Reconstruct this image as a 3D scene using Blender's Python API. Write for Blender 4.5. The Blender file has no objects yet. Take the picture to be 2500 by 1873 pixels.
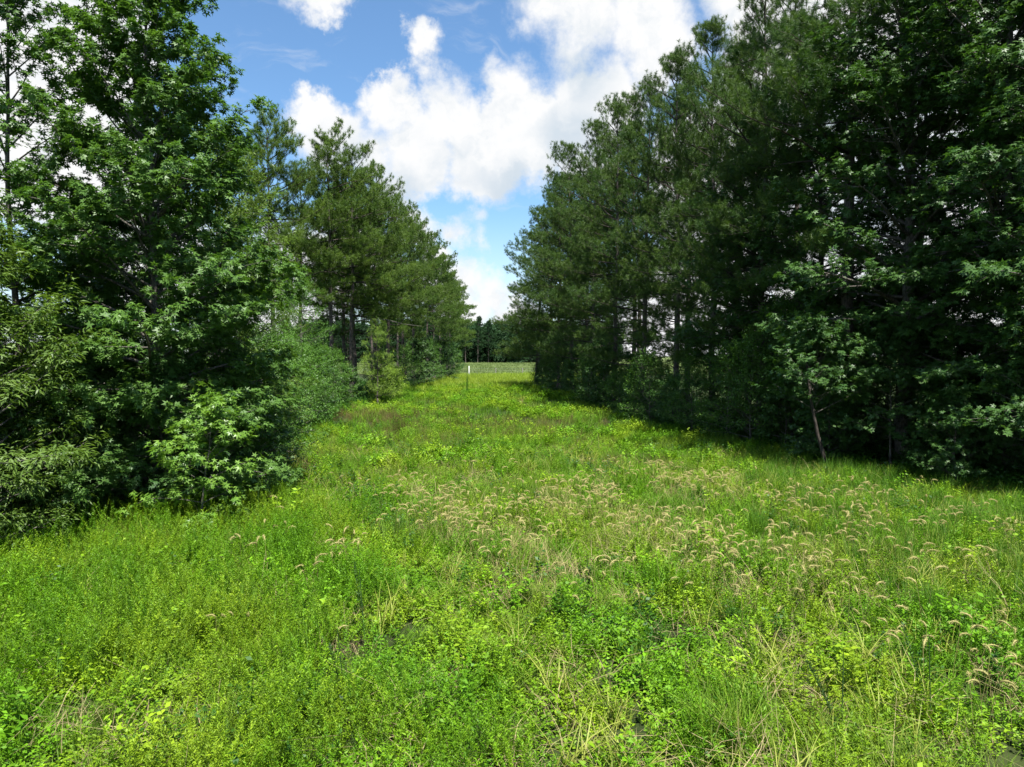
import bpy, math, random
import numpy as np
from mathutils import Vector, Matrix

# ------------------------------------------------------------------ camera
SC = bpy.context.scene
COL = SC.collection
CAM_Z = 3.2
cam_d = bpy.data.cameras.new('camera')
cam_d.sensor_width = 36.0
cam_d.lens = 24.97
cam_d.clip_start = 0.1
cam_d.clip_end = 6000
cam = bpy.data.objects.new('camera', cam_d)
cam.location = (0, 0, CAM_Z)
cam.rotation_euler = (math.radians(90 - 2.26), 0, 0)
COL.objects.link(cam)
SC.camera = cam

# ------------------------------------------------------------------ exposure / render
SC.view_settings.view_transform = 'Standard'
SC.view_settings.look = 'None'
SC.view_settings.exposure = 1.35
SC.view_settings.gamma = 1.0
SC.view_settings.use_curve_mapping = False
SC.render.engine = 'CYCLES'
cy = SC.cycles
cy.max_bounces = 6
cy.diffuse_bounces = 3
cy.glossy_bounces = 2
cy.transmission_bounces = 4
cy.transparent_max_bounces = 4
cy.use_denoising = True
cy.denoiser = 'OPENIMAGEDENOISE'
cy.denoising_prefilter = 'ACCURATE'
SC.render.filter_size = 1.05
cy.caustics_reflective = False
cy.caustics_refractive = False

# ------------------------------------------------------------------ sun
SUN_EL, SUN_AZ = math.radians(66), math.radians(162)     # azimuth clockwise from +Y
SUNV = Vector((math.sin(SUN_AZ) * math.cos(SUN_EL), math.cos(SUN_AZ) * math.cos(SUN_EL), math.sin(SUN_EL)))
sun_d = bpy.data.lights.new('sun', 'SUN')
sun_d.energy = 5.0
sun_d.angle = math.radians(0.53)
sun_d.color = (1.0, 0.965, 0.90)
sun = bpy.data.objects.new('sun', sun_d)
sun.rotation_euler = (-SUNV).to_track_quat('-Z', 'Y').to_euler()
sun.location = (0, -20, 60)
COL.objects.link(sun)

# ------------------------------------------------------------------ world: sky with cumulus
W = bpy.data.worlds.new('World')
SC.world = W
W.use_nodes = True
nt = W.node_tree
nt.nodes.clear()
class NB:
    """tiny helper for building node trees"""
    def __init__(s, nt): s.nt = nt
    def new(s, t, **kw):
        n = s.nt.nodes.new(t)
        for k, v in kw.items(): setattr(n, k, v)
        return n
    def put(s, sock, v):
        if isinstance(v, bpy.types.NodeSocket): s.nt.links.new(v, sock)
        elif v is not None: sock.default_value = v
    def m(s, op, a, b=None, c=None, clamp=False):
        n = s.new('ShaderNodeMath', operation=op, use_clamp=clamp)
        s.put(n.inputs[0], a); s.put(n.inputs[1], b); s.put(n.inputs[2], c)
        return n.outputs[0]
    def v(s, op, a, b=None, scale=None):
        n = s.new('ShaderNodeVectorMath', operation=op)
        s.put(n.inputs[0], a); s.put(n.inputs[1], b)
        if scale is not None: s.put(n.inputs['Scale'], scale)
        return n.outputs['Value'] if op in ('DISTANCE', 'DOT_PRODUCT', 'LENGTH') else n.outputs[0]
    def noise(s, vec, scale, detail=4, rough=0.5, lac=2.0, color=False):
        n = s.new('ShaderNodeTexNoise')
        s.put(n.inputs['Vector'], vec)
        n.inputs['Scale'].default_value = scale; n.inputs['Detail'].default_value = detail
        n.inputs['Roughness'].default_value = rough; n.inputs['Lacunarity'].default_value = lac
        return n.outputs['Color' if color else 'Fac']
    def ramp(s, val, lo, hi, a=0.0, b=1.0, smooth=True):
        n = s.new('ShaderNodeMapRange', interpolation_type='SMOOTHSTEP' if smooth else 'LINEAR')
        s.put(n.inputs[0], val)
        for i, x in zip((1, 2, 3, 4), (lo, hi, a, b)): s.put(n.inputs[i], x)
        return n.outputs[0]
    def mix(s, f, a, b, blend='MIX'):
        n = s.new('ShaderNodeMix', data_type='RGBA', blend_type=blend)
        s.put(n.inputs[0], f); s.put(n.inputs[6], a); s.put(n.inputs[7], b)
        return n.outputs[2]

def sky_dir(px, py):
    v = Vector(((px - 1106) / 1535, 1.0, (768 - py) / 1535)); v.normalize(); return v

nb = NB(nt)
tc = nb.new('ShaderNodeTexCoord')
D = tc.outputs['Generated']
Dn = nb.v('NORMALIZE', D)
sky = nb.new('ShaderNodeTexSky', sky_type='NISHITA')
sky.sun_disc = False
sky.sun_elevation = SUN_EL
sky.sun_rotation = SUN_AZ
sky.altitude = 100
sky.air_density = 1.0; sky.dust_density = 0.6; sky.ozone_density = 1.6
# domain warp: big billows, then finer ones
w1 = nb.v('SUBTRACT', nb.noise(Dn, 9, 3, 0.5, color=True), (0.5, 0.5, 0.5))
w2 = nb.v('SUBTRACT', nb.noise(Dn, 34, 5, 0.6, color=True), (0.5, 0.5, 0.5))
P = nb.v('ADD', nb.v('ADD', Dn, nb.v('SCALE', w1, scale=0.055)), nb.v('SCALE', w2, scale=0.036))
blobs = [  # cumulus heads: direction of centre (as seen from the meadow) and angular radius
    (690, 275, 62), (745, 300, 62), (705, 330, 60), (850, 240, 62), (920, 112, 32), (928, 165, 26), (932, 205, 34), (960, 260, 75), (1015, 300, 80),
    (1105, 195, 62), (1125, 265, 85), (1190, 290, 80), (1050, 350, 85), (900, 330, 90), (1165, 340, 70), (800, 345, 70),
    (850, 410, 60), (890, 470, 42), (1250, 330, 80), (1310, 240, 90), (1240, 200, 60), (1180, 385, 38), (1080, 400, 34), (1000, 385, 40),
    (1265, 50, 85), (1190, 15, 70), (1390, 60, 90), (1230, 125, 50), (1420, 130, 80), (1330, 170, 40), (1130, 60, 28),
    (925, 505, 42), (995, 515, 36), (1040, 525, 26), (960, 570, 46), (1000, 610, 60), (1050, 640, 60), (1000, 680, 75), (1110, 690, 75), (940, 620, 50), (1060, 590, 40), (1030, 470, 22),
    (700, -10, 62), (640, -25, 50),
    (120, 40, 150), (40, 240, 170), (150, 330, 130), (330, 560, 130),
    (1640, -10, 110), (1760, 200, 190), (1900, 500, 240), (2150, 250, 230), (1560, 420, 160), (1500, 680, 160), (2250, 620, 230), (620, 620, 120), (760, 560, 90)]
def union(P, items, k):
    acc = None
    for (px, py, r) in items:
        d = sky_dir(px, py)
        q = nb.m('SUBTRACT', nb.v('DISTANCE', P, tuple(d)), r * 1.1 / 1535)
        if acc is None: acc = q
        else:
            n = nb.new('ShaderNodeMath', operation='SMOOTH_MIN')
            nb.put(n.inputs[0], acc); nb.put(n.inputs[1], q); n.inputs[2].default_value = k
            acc = n.outputs[0]
    return acc
sdf = union(P, blobs, 0.012)
fine = nb.noise(Dn, 70, 5, 0.62)
dens_a = nb.m('ADD', nb.m('MULTIPLY', sdf, -1.0), nb.m('MULTIPLY', nb.m('SUBTRACT', fine, 0.5), 0.03))
edge = nb.ramp(nb.noise(Dn, 5, 2), 0.35, 0.65, 0.010, 0.034)           # crisp heads and soft frayed rims
dA = nb.ramp(dens_a, -0.006, edge)
# the same kind of cumulus field over the whole sky
sx = nb.new('ShaderNodeSeparateXYZ'); nb.put(sx.inputs[0], Dn)
zc = nb.m('MAXIMUM', sx.outputs[2], 0.08)
flat = nb.v('SCALE', Dn, scale=nb.m('DIVIDE', 1.0, nb.m('ADD', zc, 0.25)))
gen = nb.noise(nb.v('ADD', flat, nb.v('SCALE', w2, scale=0.12)), 2.1, 6, 0.52)
front = nb.ramp(sx.outputs[1], 0.2, 0.75)                               # the view's own clouds stand ahead; the field elsewhere
dB = nb.m('MULTIPLY', nb.ramp(gen, 0.50, 0.60), nb.m('SUBTRACT', 1.0, nb.m('MULTIPLY', front, 1.0)))
wis = nb.noise(nb.v('MULTIPLY', nb.v('ADD', Dn, nb.v('SCALE', w1, scale=0.12)), (3.0, 3.0, 11.0)), 3.0, 7, 0.62)
dC = nb.m('MULTIPLY', nb.ramp(wis, 0.52, 0.8), 0.35)                    # thin high veil
dens = nb.m('MAXIMUM', nb.m('MAXIMUM', dA, dB), dC)
haze = nb.ramp(sx.outputs[2], 0.0, 0.22, 0.55, 0.0)                     # summer haze towards the horizon
dens = nb.m('MAXIMUM', dens, haze)
# grey undersides
gblobs = [(1190, 375, 60), (1090, 385, 50), (1240, 300, 50), (890, 440, 50), (1250, 170, 40), (960, 350, 45), (740, 330, 26), (1850, 350, 150), (940, 190, 18)]
gs = union(P, gblobs, 0.02)
und = nb.m('MULTIPLY', nb.ramp(gs, -0.03, 0.045, 1.0, 0.0), 0.85)
und = nb.m('MULTIPLY', und, nb.ramp(nb.noise(P, 14, 4), 0.3, 0.62))
relief = nb.m('MULTIPLY', nb.ramp(nb.noise(P, 19, 6, 0.6), 0.44, 0.70), 0.42)
und = nb.m('MAXIMUM', und, relief)
ccol = nb.mix(und, (1.0, 1.0, 1.0, 1), (0.60, 0.70, 0.80, 1))
skyc = nb.mix(1.0, sky.outputs[0], (0.96, 1.22, 1.36, 1), 'MULTIPLY')            # the camera's blue
bg1 = nb.new('ShaderNodeBackground'); nb.put(bg1.inputs[0], skyc); bg1.inputs[1].default_value = 0.060
bg2 = nb.new('ShaderNodeBackground'); nb.put(bg2.inputs[0], ccol); bg2.inputs[1].default_value = 0.40
mx = nb.new('ShaderNodeMixShader'); nb.put(mx.inputs[0], dens)
nt.links.new(bg1.outputs[0], mx.inputs[1]); nt.links.new(bg2.outputs[0], mx.inputs[2])
wo = nb.new('ShaderNodeOutputWorld'); nt.links.new(mx.outputs[0], wo.inputs[0])

# ------------------------------------------------------------------ materials
def new_mat(name):
    m = bpy.data.materials.new(name); m.use_nodes = True; m.node_tree.nodes.clear()
    n = NB(m.node_tree); out = n.new('ShaderNodeOutputMaterial')
    return m, n, out

def leaf_mat(name, ca, cb, trans=0.35, rough=0.42, spec=0.45, tcol=None, patch=None, pscale=0.35, ind=0.2):
    """ca..cb by the 'tint' each leaf carries; patch: second colour pair in wide drifts over the ground"""
    m, n, out = new_mat(name)
    at = n.new('ShaderNodeAttribute'); at.attribute_name = 'tint'
    oi = n.new('ShaderNodeObjectInfo')
    f = n.m('ADD', n.m('MULTIPLY', at.outputs['Fac'], 1 - ind), n.m('MULTIPLY', oi.outputs['Random'], ind))
    c = n.mix(f, (*ca, 1), (*cb, 1))
    if patch:
        g = n.new('ShaderNodeNewGeometry')
        q = n.v('MULTIPLY', g.outputs['Position'], (1, 1, 0))
        k = n.ramp(n.noise(q, pscale, 4, 0.6), 0.42, 0.62)
        c = n.mix(k, c, n.mix(f, (*patch[0], 1), (*patch[1], 1)))
    b = n.new('ShaderNodeBsdfPrincipled')
    n.put(b.inputs['Base Color'], c); b.inputs['Roughness'].default_value = rough
    b.inputs['Specular IOR Level'].default_value = spec
    t = n.new('ShaderNodeBsdfTranslucent')
    n.put(t.inputs[0], n.mix(1.0, c, (*(tcol or (1.25, 1.3, 0.6)), 1), 'MULTIPLY'))
    x = n.new('ShaderNodeMixShader'); x.inputs[0].default_value = trans
    n.nt.links.new(b.outputs[0], x.inputs[1]); n.nt.links.new(t.outputs[0], x.inputs[2])
    n.nt.links.new(x.outputs[0], out.inputs[0])
    return m

def bark_mat(name, ca, cb, zs=0.25):
    m, n, out = new_mat(name)
    t = n.new('ShaderNodeTexCoord')
    q = n.v('MULTIPLY', t.outputs['Object'], (1, 1, zs))
    f = n.noise(q, 22, 5, 0.65)
    c = n.mix(n.ramp(f, 0.35, 0.68), (*ca, 1), (*cb, 1))
    b = n.new('ShaderNodeBsdfPrincipled'); n.put(b.inputs['Base Color'], c)
    b.inputs['Roughness'].default_value = 0.9; b.inputs['Specular IOR Level'].default_value = 0.2
    bp = n.new('ShaderNodeBump'); bp.inputs['Strength'].default_value = 0.9; bp.inputs['Distance'].default_value = 0.03
    n.put(bp.inputs['Height'], f); n.nt.links.new(bp.outputs[0], b.inputs['Normal'])
    n.nt.links.new(b.outputs[0], out.inputs[0])
    return m

M = {}
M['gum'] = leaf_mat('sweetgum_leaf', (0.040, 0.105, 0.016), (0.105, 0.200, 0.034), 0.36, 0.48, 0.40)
M['gum_dark'] = leaf_mat('shade_darkened_leaf', (0.025, 0.078, 0.016), (0.075, 0.152, 0.030), 0.34, 0.48, 0.40)  # darker copy of the sweetgum leaf; shade of the banks put into the colour
M['oak'] = leaf_mat('willow_oak_leaf', (0.055, 0.110, 0.016), (0.130, 0.205, 0.034), 0.32, 0.5, 0.35)
M['shrub'] = leaf_mat('shrub_leaf', (0.045, 0.120, 0.016), (0.105, 0.210, 0.030), 0.38, 0.5, 0.35)
M['bright'] = leaf_mat('bright_leaf', (0.160, 0.270, 0.030), (0.250, 0.370, 0.050), 0.42, 0.5, 0.35)
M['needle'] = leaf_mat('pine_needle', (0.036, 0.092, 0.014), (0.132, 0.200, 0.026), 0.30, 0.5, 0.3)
M['needle_r'] = leaf_mat('darkened_pine_needle', (0.026, 0.074, 0.014), (0.098, 0.155, 0.023), 0.30, 0.5, 0.3)  # right row's own dark green, with some of its shade put into the colour
M['needle_y'] = leaf_mat('young_needle', (0.150, 0.250, 0.040), (0.240, 0.340, 0.060), 0.34, 0.5, 0.3)
M['pine_bark'] = bark_mat('pine_bark', (0.040, 0.033, 0.029), (0.150, 0.125, 0.108))
M['twig'] = bark_mat('twig_bark', (0.022, 0.018, 0.015), (0.075, 0.062, 0.052))
M['gum_bark'] = bark_mat('gum_bark', (0.050, 0.044, 0.038), (0.160, 0.145, 0.125), 0.4)
GP = ((0.060, 0.105, 0.010), (0.215, 0.280, 0.034))
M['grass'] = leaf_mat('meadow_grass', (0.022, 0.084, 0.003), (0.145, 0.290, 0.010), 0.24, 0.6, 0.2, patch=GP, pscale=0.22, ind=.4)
M['lush'] = leaf_mat('lush_grass', (0.022, 0.078, 0.003), (0.090, 0.205, 0.008), 0.26, 0.6, 0.2, ind=.3)
M['forb'] = leaf_mat('forb_leaf', (0.018, 0.080, 0.002), (0.155, 0.335, 0.008), 0.22, 0.55, 0.2, patch=((0.052, 0.125, 0.004), (0.265, 0.375, 0.016)), pscale=0.5, ind=.45)
M['weed'] = leaf_mat('weed_leaf', (0.012, 0.052, 0.005), (0.052, 0.135, 0.010), 0.26, 0.5, 0.3, ind=.3)
M['dimmed_far_leaf'] = leaf_mat('dimmed_far_leaf', (0.014, 0.045, 0.016), (0.034, 0.078, 0.026), 0.25, 0.6, 0.2)  # distant haze and missing sun put into the leaf colour
M['young'] = leaf_mat('sunlit_sapling_leaf', (0.070, 0.165, 0.020), (0.165, 0.285, 0.040), 0.36, 0.42, 0.45)  # the sapling's sunlit brightness is put into the leaf colour
M['pale'] = leaf_mat('pale_grass', (0.15, 0.20, 0.018), (0.32, 0.34, 0.07), 0.30, 0.55, 0.25, ind=.3)
M['thatch'] = leaf_mat('thatch', (0.16, 0.13, 0.06), (0.34, 0.28, 0.14), 0.20, 0.7, 0.2, ind=.3)
M['brown'] = leaf_mat('dry_grass', (0.085, 0.070, 0.024), (0.175, 0.145, 0.050), 0.30, 0.6, 0.2)
M['tuft'] = leaf_mat('brown_tuft', (0.040, 0.042, 0.012), (0.090, 0.085, 0.025), 0.25, 0.6, 0.2)
M['straw'] = leaf_mat('straw', (0.24, 0.22, 0.07), (0.46, 0.41, 0.17), 0.28, 0.6, 0.2, tcol=(1.1, 1.05, 0.7))
M['pasture'] = leaf_mat('pasture_grass', (0.080, 0.125, 0.032), (0.150, 0.190, 0.060), 0.25, 0.6, 0.2, ind=.4)
M['sun'] = leaf_mat('sun_brightened_grass', (0.160, 0.260, 0.012), (0.310, 0.390, 0.040), 0.42, 0.5, 0.3)  # sunlight on the far strip painted in as brighter, yellower grass
M['stalk'] = leaf_mat('dark_stalk', (0.022, 0.055, 0.014), (0.050, 0.100, 0.022), 0.25, 0.6, 0.2)
def plain(name, col, rough=0.7):
    m, n, out = new_mat(name)
    t = n.new('ShaderNodeTexCoord')
    f = n.noise(t.outputs['Object'], 9, 4, 0.6)
    c = n.mix(f, (*[x * 0.75 for x in col], 1), (*[x * 1.15 for x in col], 1))
    b = n.new('ShaderNodeBsdfPrincipled'); n.put(b.inputs['Base Color'], c); b.inputs['Roughness'].default_value = rough
    n.nt.links.new(b.outputs[0], out.inputs[0]); return m
M['white_post'] = plain('white_paint', (0.78, 0.78, 0.75))
M['wood_post'] = plain('weathered_wood', (0.20, 0.18, 0.16), 0.9)
M['wire'] = plain('galvanised_wire', (0.45, 0.46, 0.47), 0.5)

def ground_mat():
    m, n, out = new_mat('meadow_soil')
    g = n.new('ShaderNodeNewGeometry'); p = g.outputs['Position']
    a = n.mix(n.ramp(n.noise(p, 1.7, 5, 0.6), 0.4, 0.65), (0.016, 0.020, 0.008, 1), (0.036, 0.046, 0.014, 1))
    a = n.mix(n.ramp(n.noise(p, 0.06, 4, 0.6), 0.4, 0.6), a, (0.030, 0.055, 0.012, 1))
    b = n.new('ShaderNodeBsdfPrincipled'); n.put(b.inputs['Base Color'], a); b.inputs['Roughness'].default_value = 0.95
    b.inputs['Specular IOR Level'].default_value = 0.1
    bp = n.new('ShaderNodeBump'); bp.inputs['Strength'].default_value = 0.6; n.put(bp.inputs['Height'], n.noise(p, 5, 6, 0.7))
    n.nt.links.new(bp.outputs[0], b.inputs['Normal']); n.nt.links.new(b.outputs[0], out.inputs[0]); return m
def pasture_mat():
    m, n, out = new_mat('pasture')
    g = n.new('ShaderNodeNewGeometry'); p = g.outputs['Position']
    a = n.mix(n.ramp(n.noise(p, 0.05, 5, 0.6), 0.4, 0.62), (0.085, 0.118, 0.036, 1), (0.130, 0.150, 0.058, 1))
    a = n.mix(n.m('MULTIPLY', n.noise(p, 1.3, 6, 0.7), 0.6), a, (0.070, 0.110, 0.028, 1))
    b = n.new('ShaderNodeBsdfPrincipled'); n.put(b.inputs['Base Color'], a); b.inputs['Roughness'].default_value = 0.95
    b.inputs['Specular IOR Level'].default_value = 0.1
    bp = n.new('ShaderNodeBump'); bp.inputs['Strength'].default_value = 0.8; bp.inputs['Distance'].default_value = 0.3; n.put(bp.inputs['Height'], n.noise(p, 2, 6, 0.7))
    n.nt.links.new(bp.outputs[0], b.inputs['Normal']); n.nt.links.new(b.outputs[0], out.inputs[0]); return m

# ------------------------------------------------------------------ mesh helpers
def mesh_np(name, V, faces, mat=None, tint=None, smooth=False):
    """V (n,3); faces: list of int arrays (m,3) or (m,4)"""
    me = bpy.data.meshes.new(name)
    V = np.ascontiguousarray(V, dtype=np.float32)
    me.vertices.add(len(V)); me.vertices.foreach_set('co', V.ravel())
    loops = np.concatenate([f.ravel() for f in faces]).astype(np.int32)
    tot = np.concatenate([np.full(len(f), f.shape[1], np.int32) for f in faces])
    st = np.concatenate([[0], np.cumsum(tot)[:-1]]).astype(np.int32)
    me.loops.add(len(loops)); me.loops.foreach_set('vertex_index', loops)
    me.polygons.add(len(tot)); me.polygons.foreach_set('loop_start', st); me.polygons.foreach_set('loop_total', tot)
    if smooth: me.polygons.foreach_set('use_smooth', np.ones(len(tot), bool))
    if tint is not None:
        a = me.attributes.new('tint', 'FLOAT', 'POINT'); a.data.foreach_set('value', np.asarray(tint, np.float32))
    me.update(calc_edges=True)
    if mat: me.materials.append(mat)
    return me

class Tubes:
    def __init__(s): s.V = []; s.F = []; s.n = 0
    def add(s, pts, radii, sides=5):
        pts = np.asarray(pts, float); radii = np.asarray(radii, float); k = len(pts)
        d = np.gradient(pts, axis=0); d /= np.linalg.norm(d, axis=1, keepdims=True) + 1e-9
        ref = np.where(np.abs(d[:, 2:3]) > 0.9, np.array([[1.0, 0, 0]]), np.array([[0, 0, 1.0]]))
        a = np.cross(d, ref); a /= np.linalg.norm(a, axis=1, keepdims=True) + 1e-9
        b = np.cross(d, a)
        th = np.arange(sides) * 2 * math.pi / sides
        ring = pts[:, None] + radii[:, None, None] * (np.cos(th)[None, :, None] * a[:, None] + np.sin(th)[None, :, None] * b[:, None])
        s.V.append(ring.reshape(-1, 3))
        i = np.arange(k - 1)[:, None] * sides; j = np.arange(sides)[None]
        jn = (j + 1) % sides
        f = np.stack([i + j, i + jn, i + sides + jn, i + sides + j], -1).reshape(-1, 4) + s.n
        s.F.append(f); s.n += k * sides
    def mesh(s, name, mat):
        V = np.concatenate(s.V); return mesh_np(name, V, [np.concatenate(s.F)], mat, tint=np.full(len(V), 0.5), smooth=True)

def norm(a): return a / (np.linalg.norm(a, axis=-1, keepdims=True) + 1e-9)

def star_leaf(lobes5=True, quads=True):
    an = np.radians([-118, -58, 0, 58, 118]); ln = [0.72, 0.95, 1.05, 0.95, 0.72]
    V = [(0, 0, 0)]
    F = []
    for a, l in zip(an, ln):
        i = len(V)
        V += [(0.36 * math.cos(a - 0.5), 0.36 * math.sin(a - 0.5), 0.05), (l * math.cos(a), l * math.sin(a), -0.10), (0.36 * math.cos(a + 0.5), 0.36 * math.sin(a + 0.5), 0.05)]
        F.append((0, i, i + 1, i + 2))
    return np.array(V, float), np.array(F)
def star_tri():
    an = np.radians([-118, -58, 0, 58, 118]); ln = [0.72, 0.95, 1.05, 0.95, 0.72]
    V = []; F = []
    for a, l in zip(an, ln):
        i = len(V)
        V += [(-0.05 + 0.30 * math.cos(a - 1.1), 0.30 * math.sin(a - 1.1), 0.0), (l * math.cos(a), l * math.sin(a), -0.08), (-0.05 + 0.30 * math.cos(a + 1.1), 0.30 * math.sin(a + 1.1), 0.0)]
        F.append((i, i + 1, i + 2))
    return np.array(V, float), np.array(F)
def oval_leaf(w):
    V = np.array([(0, 0, 0), (0.45, -w, 0.06), (1, 0, -0.12), (0.45, w, 0.06)], float)
    return V, np.array([(0, 1, 2, 3)])
STAR, STAR3, OVAL, NARROW = star_leaf(), star_tri(), oval_leaf(0.26), oval_leaf(0.12)

def place(tmpl, pos, ax, nr, size):
    V0, F0 = tmpl
    ax = norm(ax); nr = nr - ax * np.sum(ax * nr, -1, keepdims=True); nr = norm(nr); bi = np.cross(nr, ax)
    sz = np.asarray(size)[:, None, None]
    V = pos[:, None] + sz * (V0[None, :, 0:1] * ax[:, None] + V0[None, :, 1:2] * bi[:, None] + V0[None, :, 2:3] * nr[:, None])
    n, k = len(pos), len(V0)
    F = (F0[None] + (np.arange(n) * k)[:, None, None]).reshape(-1, F0.shape[1])
    return V.reshape(-1, 3), F, k

# ------------------------------------------------------------------ tree builders (each returns dict of meshes)
def polyline(rng, p0, d, L, n, lift, wob):
    pts = [np.array(p0, float)]; d = np.array(d, float); st = L / n
    for i in range(n):
        d = d + np.array([rng.normal(0, wob), rng.normal(0, wob), rng.normal(0, wob * 0.6) + lift / n]); d /= np.linalg.norm(d)
        pts.append(pts[-1] + d * st)
    return np.array(pts)

def at_s(pts, s):
    k = len(pts) - 1; f = min(max(s, 0), 0.999) * k; i = int(f); u = f - i
    return pts[i] * (1 - u) + pts[i + 1] * u, norm(pts[i + 1] - pts[i])

def trunk_line(rng, H, lean=(0, 0), wob=0.02, n=14):
    z = np.linspace(0, H, n); x = np.cumsum(rng.normal(0, wob, n)) + lean[0] * z / H; y = np.cumsum(rng.normal(0, wob, n)) + lean[1] * z / H
    x -= x[0]; y -= y[0]
    return np.stack([x, y, z], 1)

def hardwood(seed, H, prof, base, nprim, tmpl, size, mat, barkmat, lpt=12, r0=0.11, sp2=0.38, twsp=0.22, twl=(0.22, 0.42), lean=(0, 0), droop=0.35,
             el=(5, 62), mod=None, keep=0, nfan=0.55, dz0=0.05):
    rng = np.random.default_rng(seed); R = random.Random(seed)
    tr = trunk_line(rng, H, lean, 0.035 * H / 10)
    T = Tubes(); fl = np.interp([.12, .35], tr[:, 2], np.arange(len(tr)))[:, None] * (tr[1] - tr[0]) + tr[0]
    T.add(np.vstack([tr[:1] - [0, 0, 0.35], tr[:1], fl, tr[1:]]), np.concatenate([[r0 * 1.8, r0 * 1.5, r0 * 1.22, r0 * 1.06], r0 * (1 - np.linspace(0, 1, len(tr))[1:] * 0.93)]), 9)
    B = Tubes(); tw = []
    for i in range(nprim):
        t = base + (1 - base) * ((i + R.random()) / nprim) ** 0.95
        p, _ = at_s(tr, t)
        az = i * 2.39996 + R.uniform(-0.5, 0.5)
        L = prof(t) * R.uniform(0.72, 1.12) * (mod(t, az) if mod else 1.0)
        if L < 0.25: continue
        e = math.radians(el[0] + (el[1] - el[0]) * t + R.uniform(-12, 12))
        d = (math.cos(az) * math.cos(e), math.sin(az) * math.cos(e), math.sin(e))
        n = max(3, int(L / 0.45)); pr = polyline(rng, p, d, L, n, 0.12 - droop * (1 - t) * 0.9, 0.09)
        rb = min(r0 * (1 - t * 0.9) * 0.55, 0.014 * L + 0.006)
        B.add(pr, np.linspace(rb, 0.005, len(pr)), 5)
        m = max(2, int(L / sp2)); sg = R.choice((-1, 1))
        secs = []
        for j in range(m):
            s = 0.22 + 0.78 * (j + R.random() * 0.8) / m
            q, tg = at_s(pr, s); sg = -sg
            a = sg * math.radians(R.uniform(35, 75)); c_, s_ = math.cos(a), math.sin(a)
            dd = np.array([tg[0] * c_ - tg[1] * s_, tg[0] * s_ + tg[1] * c_, tg[2] * 0.6 + R.uniform(-0.25, 0.4)])
            L2 = (0.36 * L * (1.12 - s) + 0.28) * R.uniform(0.7, 1.25)
            sp = polyline(rng, q, norm(dd), L2, 3, 0.05 - droop * 0.5, 0.12)
            B.add(sp, np.linspace(max(0.004, rb * 0.35), 0.003, len(sp)), 3); secs.append((sp, L2))
        secs.append((pr[-3:], L * 0.3))
        for sp, L2 in secs:
            k = max(2, int(L2 / twsp))
            for j in range(k + 1):
                s = 0.15 + 0.85 * j / k
                q, tg = at_s(sp, s)
                a = R.uniform(-1.2, 1.2) if j < k else R.uniform(-0.2, 0.2)
                c_, s_ = math.cos(a), math.sin(a)
                dd = np.array([tg[0] * c_ - tg[1] * s_, tg[0] * s_ + tg[1] * c_, tg[2] + R.uniform(-0.3, 0.45)])
                tw.append((q, norm(dd), R.uniform(*twl), R.random()))
    # leader tip
    for k in range(8): tw.append((at_s(tr, 0.9 + 0.0125 * k)[0], norm(np.array([R.uniform(-.6, .6), R.uniform(-.6, .6), 0.8])), 0.35, R.random()))
    Q = np.array([t[0] for t in tw]); Dd = np.array([t[1] for t in tw]); Lw = np.array([t[2] for t in tw]); ti = np.array([t[3] for t in tw])
    n = len(tw)
    idx = np.repeat(np.arange(n), lpt)
    u = rng.uniform(0.15, 1.0, n * lpt)
    base_p = Q[idx] + Dd[idx] * (Lw[idx] * u)[:, None]
    rnd = rng.normal(0, 1, (n * lpt, 3))
    pet = norm(Dd[idx] * 0.5 + rnd * nfan + [0, 0, 0.08])
    pos = base_p + pet * (size * rng.uniform(0.6, 1.3, n * lpt))[:, None]
    ax = norm(pet * [1, 1, 0.5] + rng.normal(0, 0.25, (n * lpt, 3)) + [0, 0, -0.35])
    outw = norm(pos - np.stack([np.interp(pos[:, 2], tr[:, 2], tr[:, 0]), np.interp(pos[:, 2], tr[:, 2], tr[:, 1]), pos[:, 2]], 1))
    nr = norm(np.array([0, 0, 1.0]) + outw * 0.40 + rng.normal(0, 0.36, (n * lpt, 3)))
    sz = size * rng.uniform(0.65, 1.2, n * lpt)
    tint = np.clip(0.25 + 0.5 * ti[idx] + rng.normal(0, 0.15, n * lpt), 0, 1)
    ok = pos[:, 2] > dz0
    pos, ax, nr, sz, tint = pos[ok], ax[ok], nr[ok], sz[ok], tint[ok]
    res = {}
    if keep:   # the leaves nearest the meadow become parts of their own
        score = pos[:, 1] * 1.0 + rng.uniform(0, 0.5, len(pos)) - pos[:, 0] * 0.25
        o = np.argsort(score); kk, rest = o[:keep], o[keep:]
        res['leaves'] = (pos[kk], ax[kk], nr[kk], sz[kk])
        pos, ax, nr, sz, tint = pos[rest], ax[rest], nr[rest], sz[rest], tint[rest]
    res['crown'] = None
    if len(pos):
        V, F, k = place(tmpl, pos, ax, nr, sz)
        res['crown'] = mesh_np('crown', V, [F], mat, np.repeat(tint, k))
    res['trunk'] = T.mesh('trunk', barkmat); res['branches'] = B.mesh('branches', barkmat)
    return res

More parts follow.
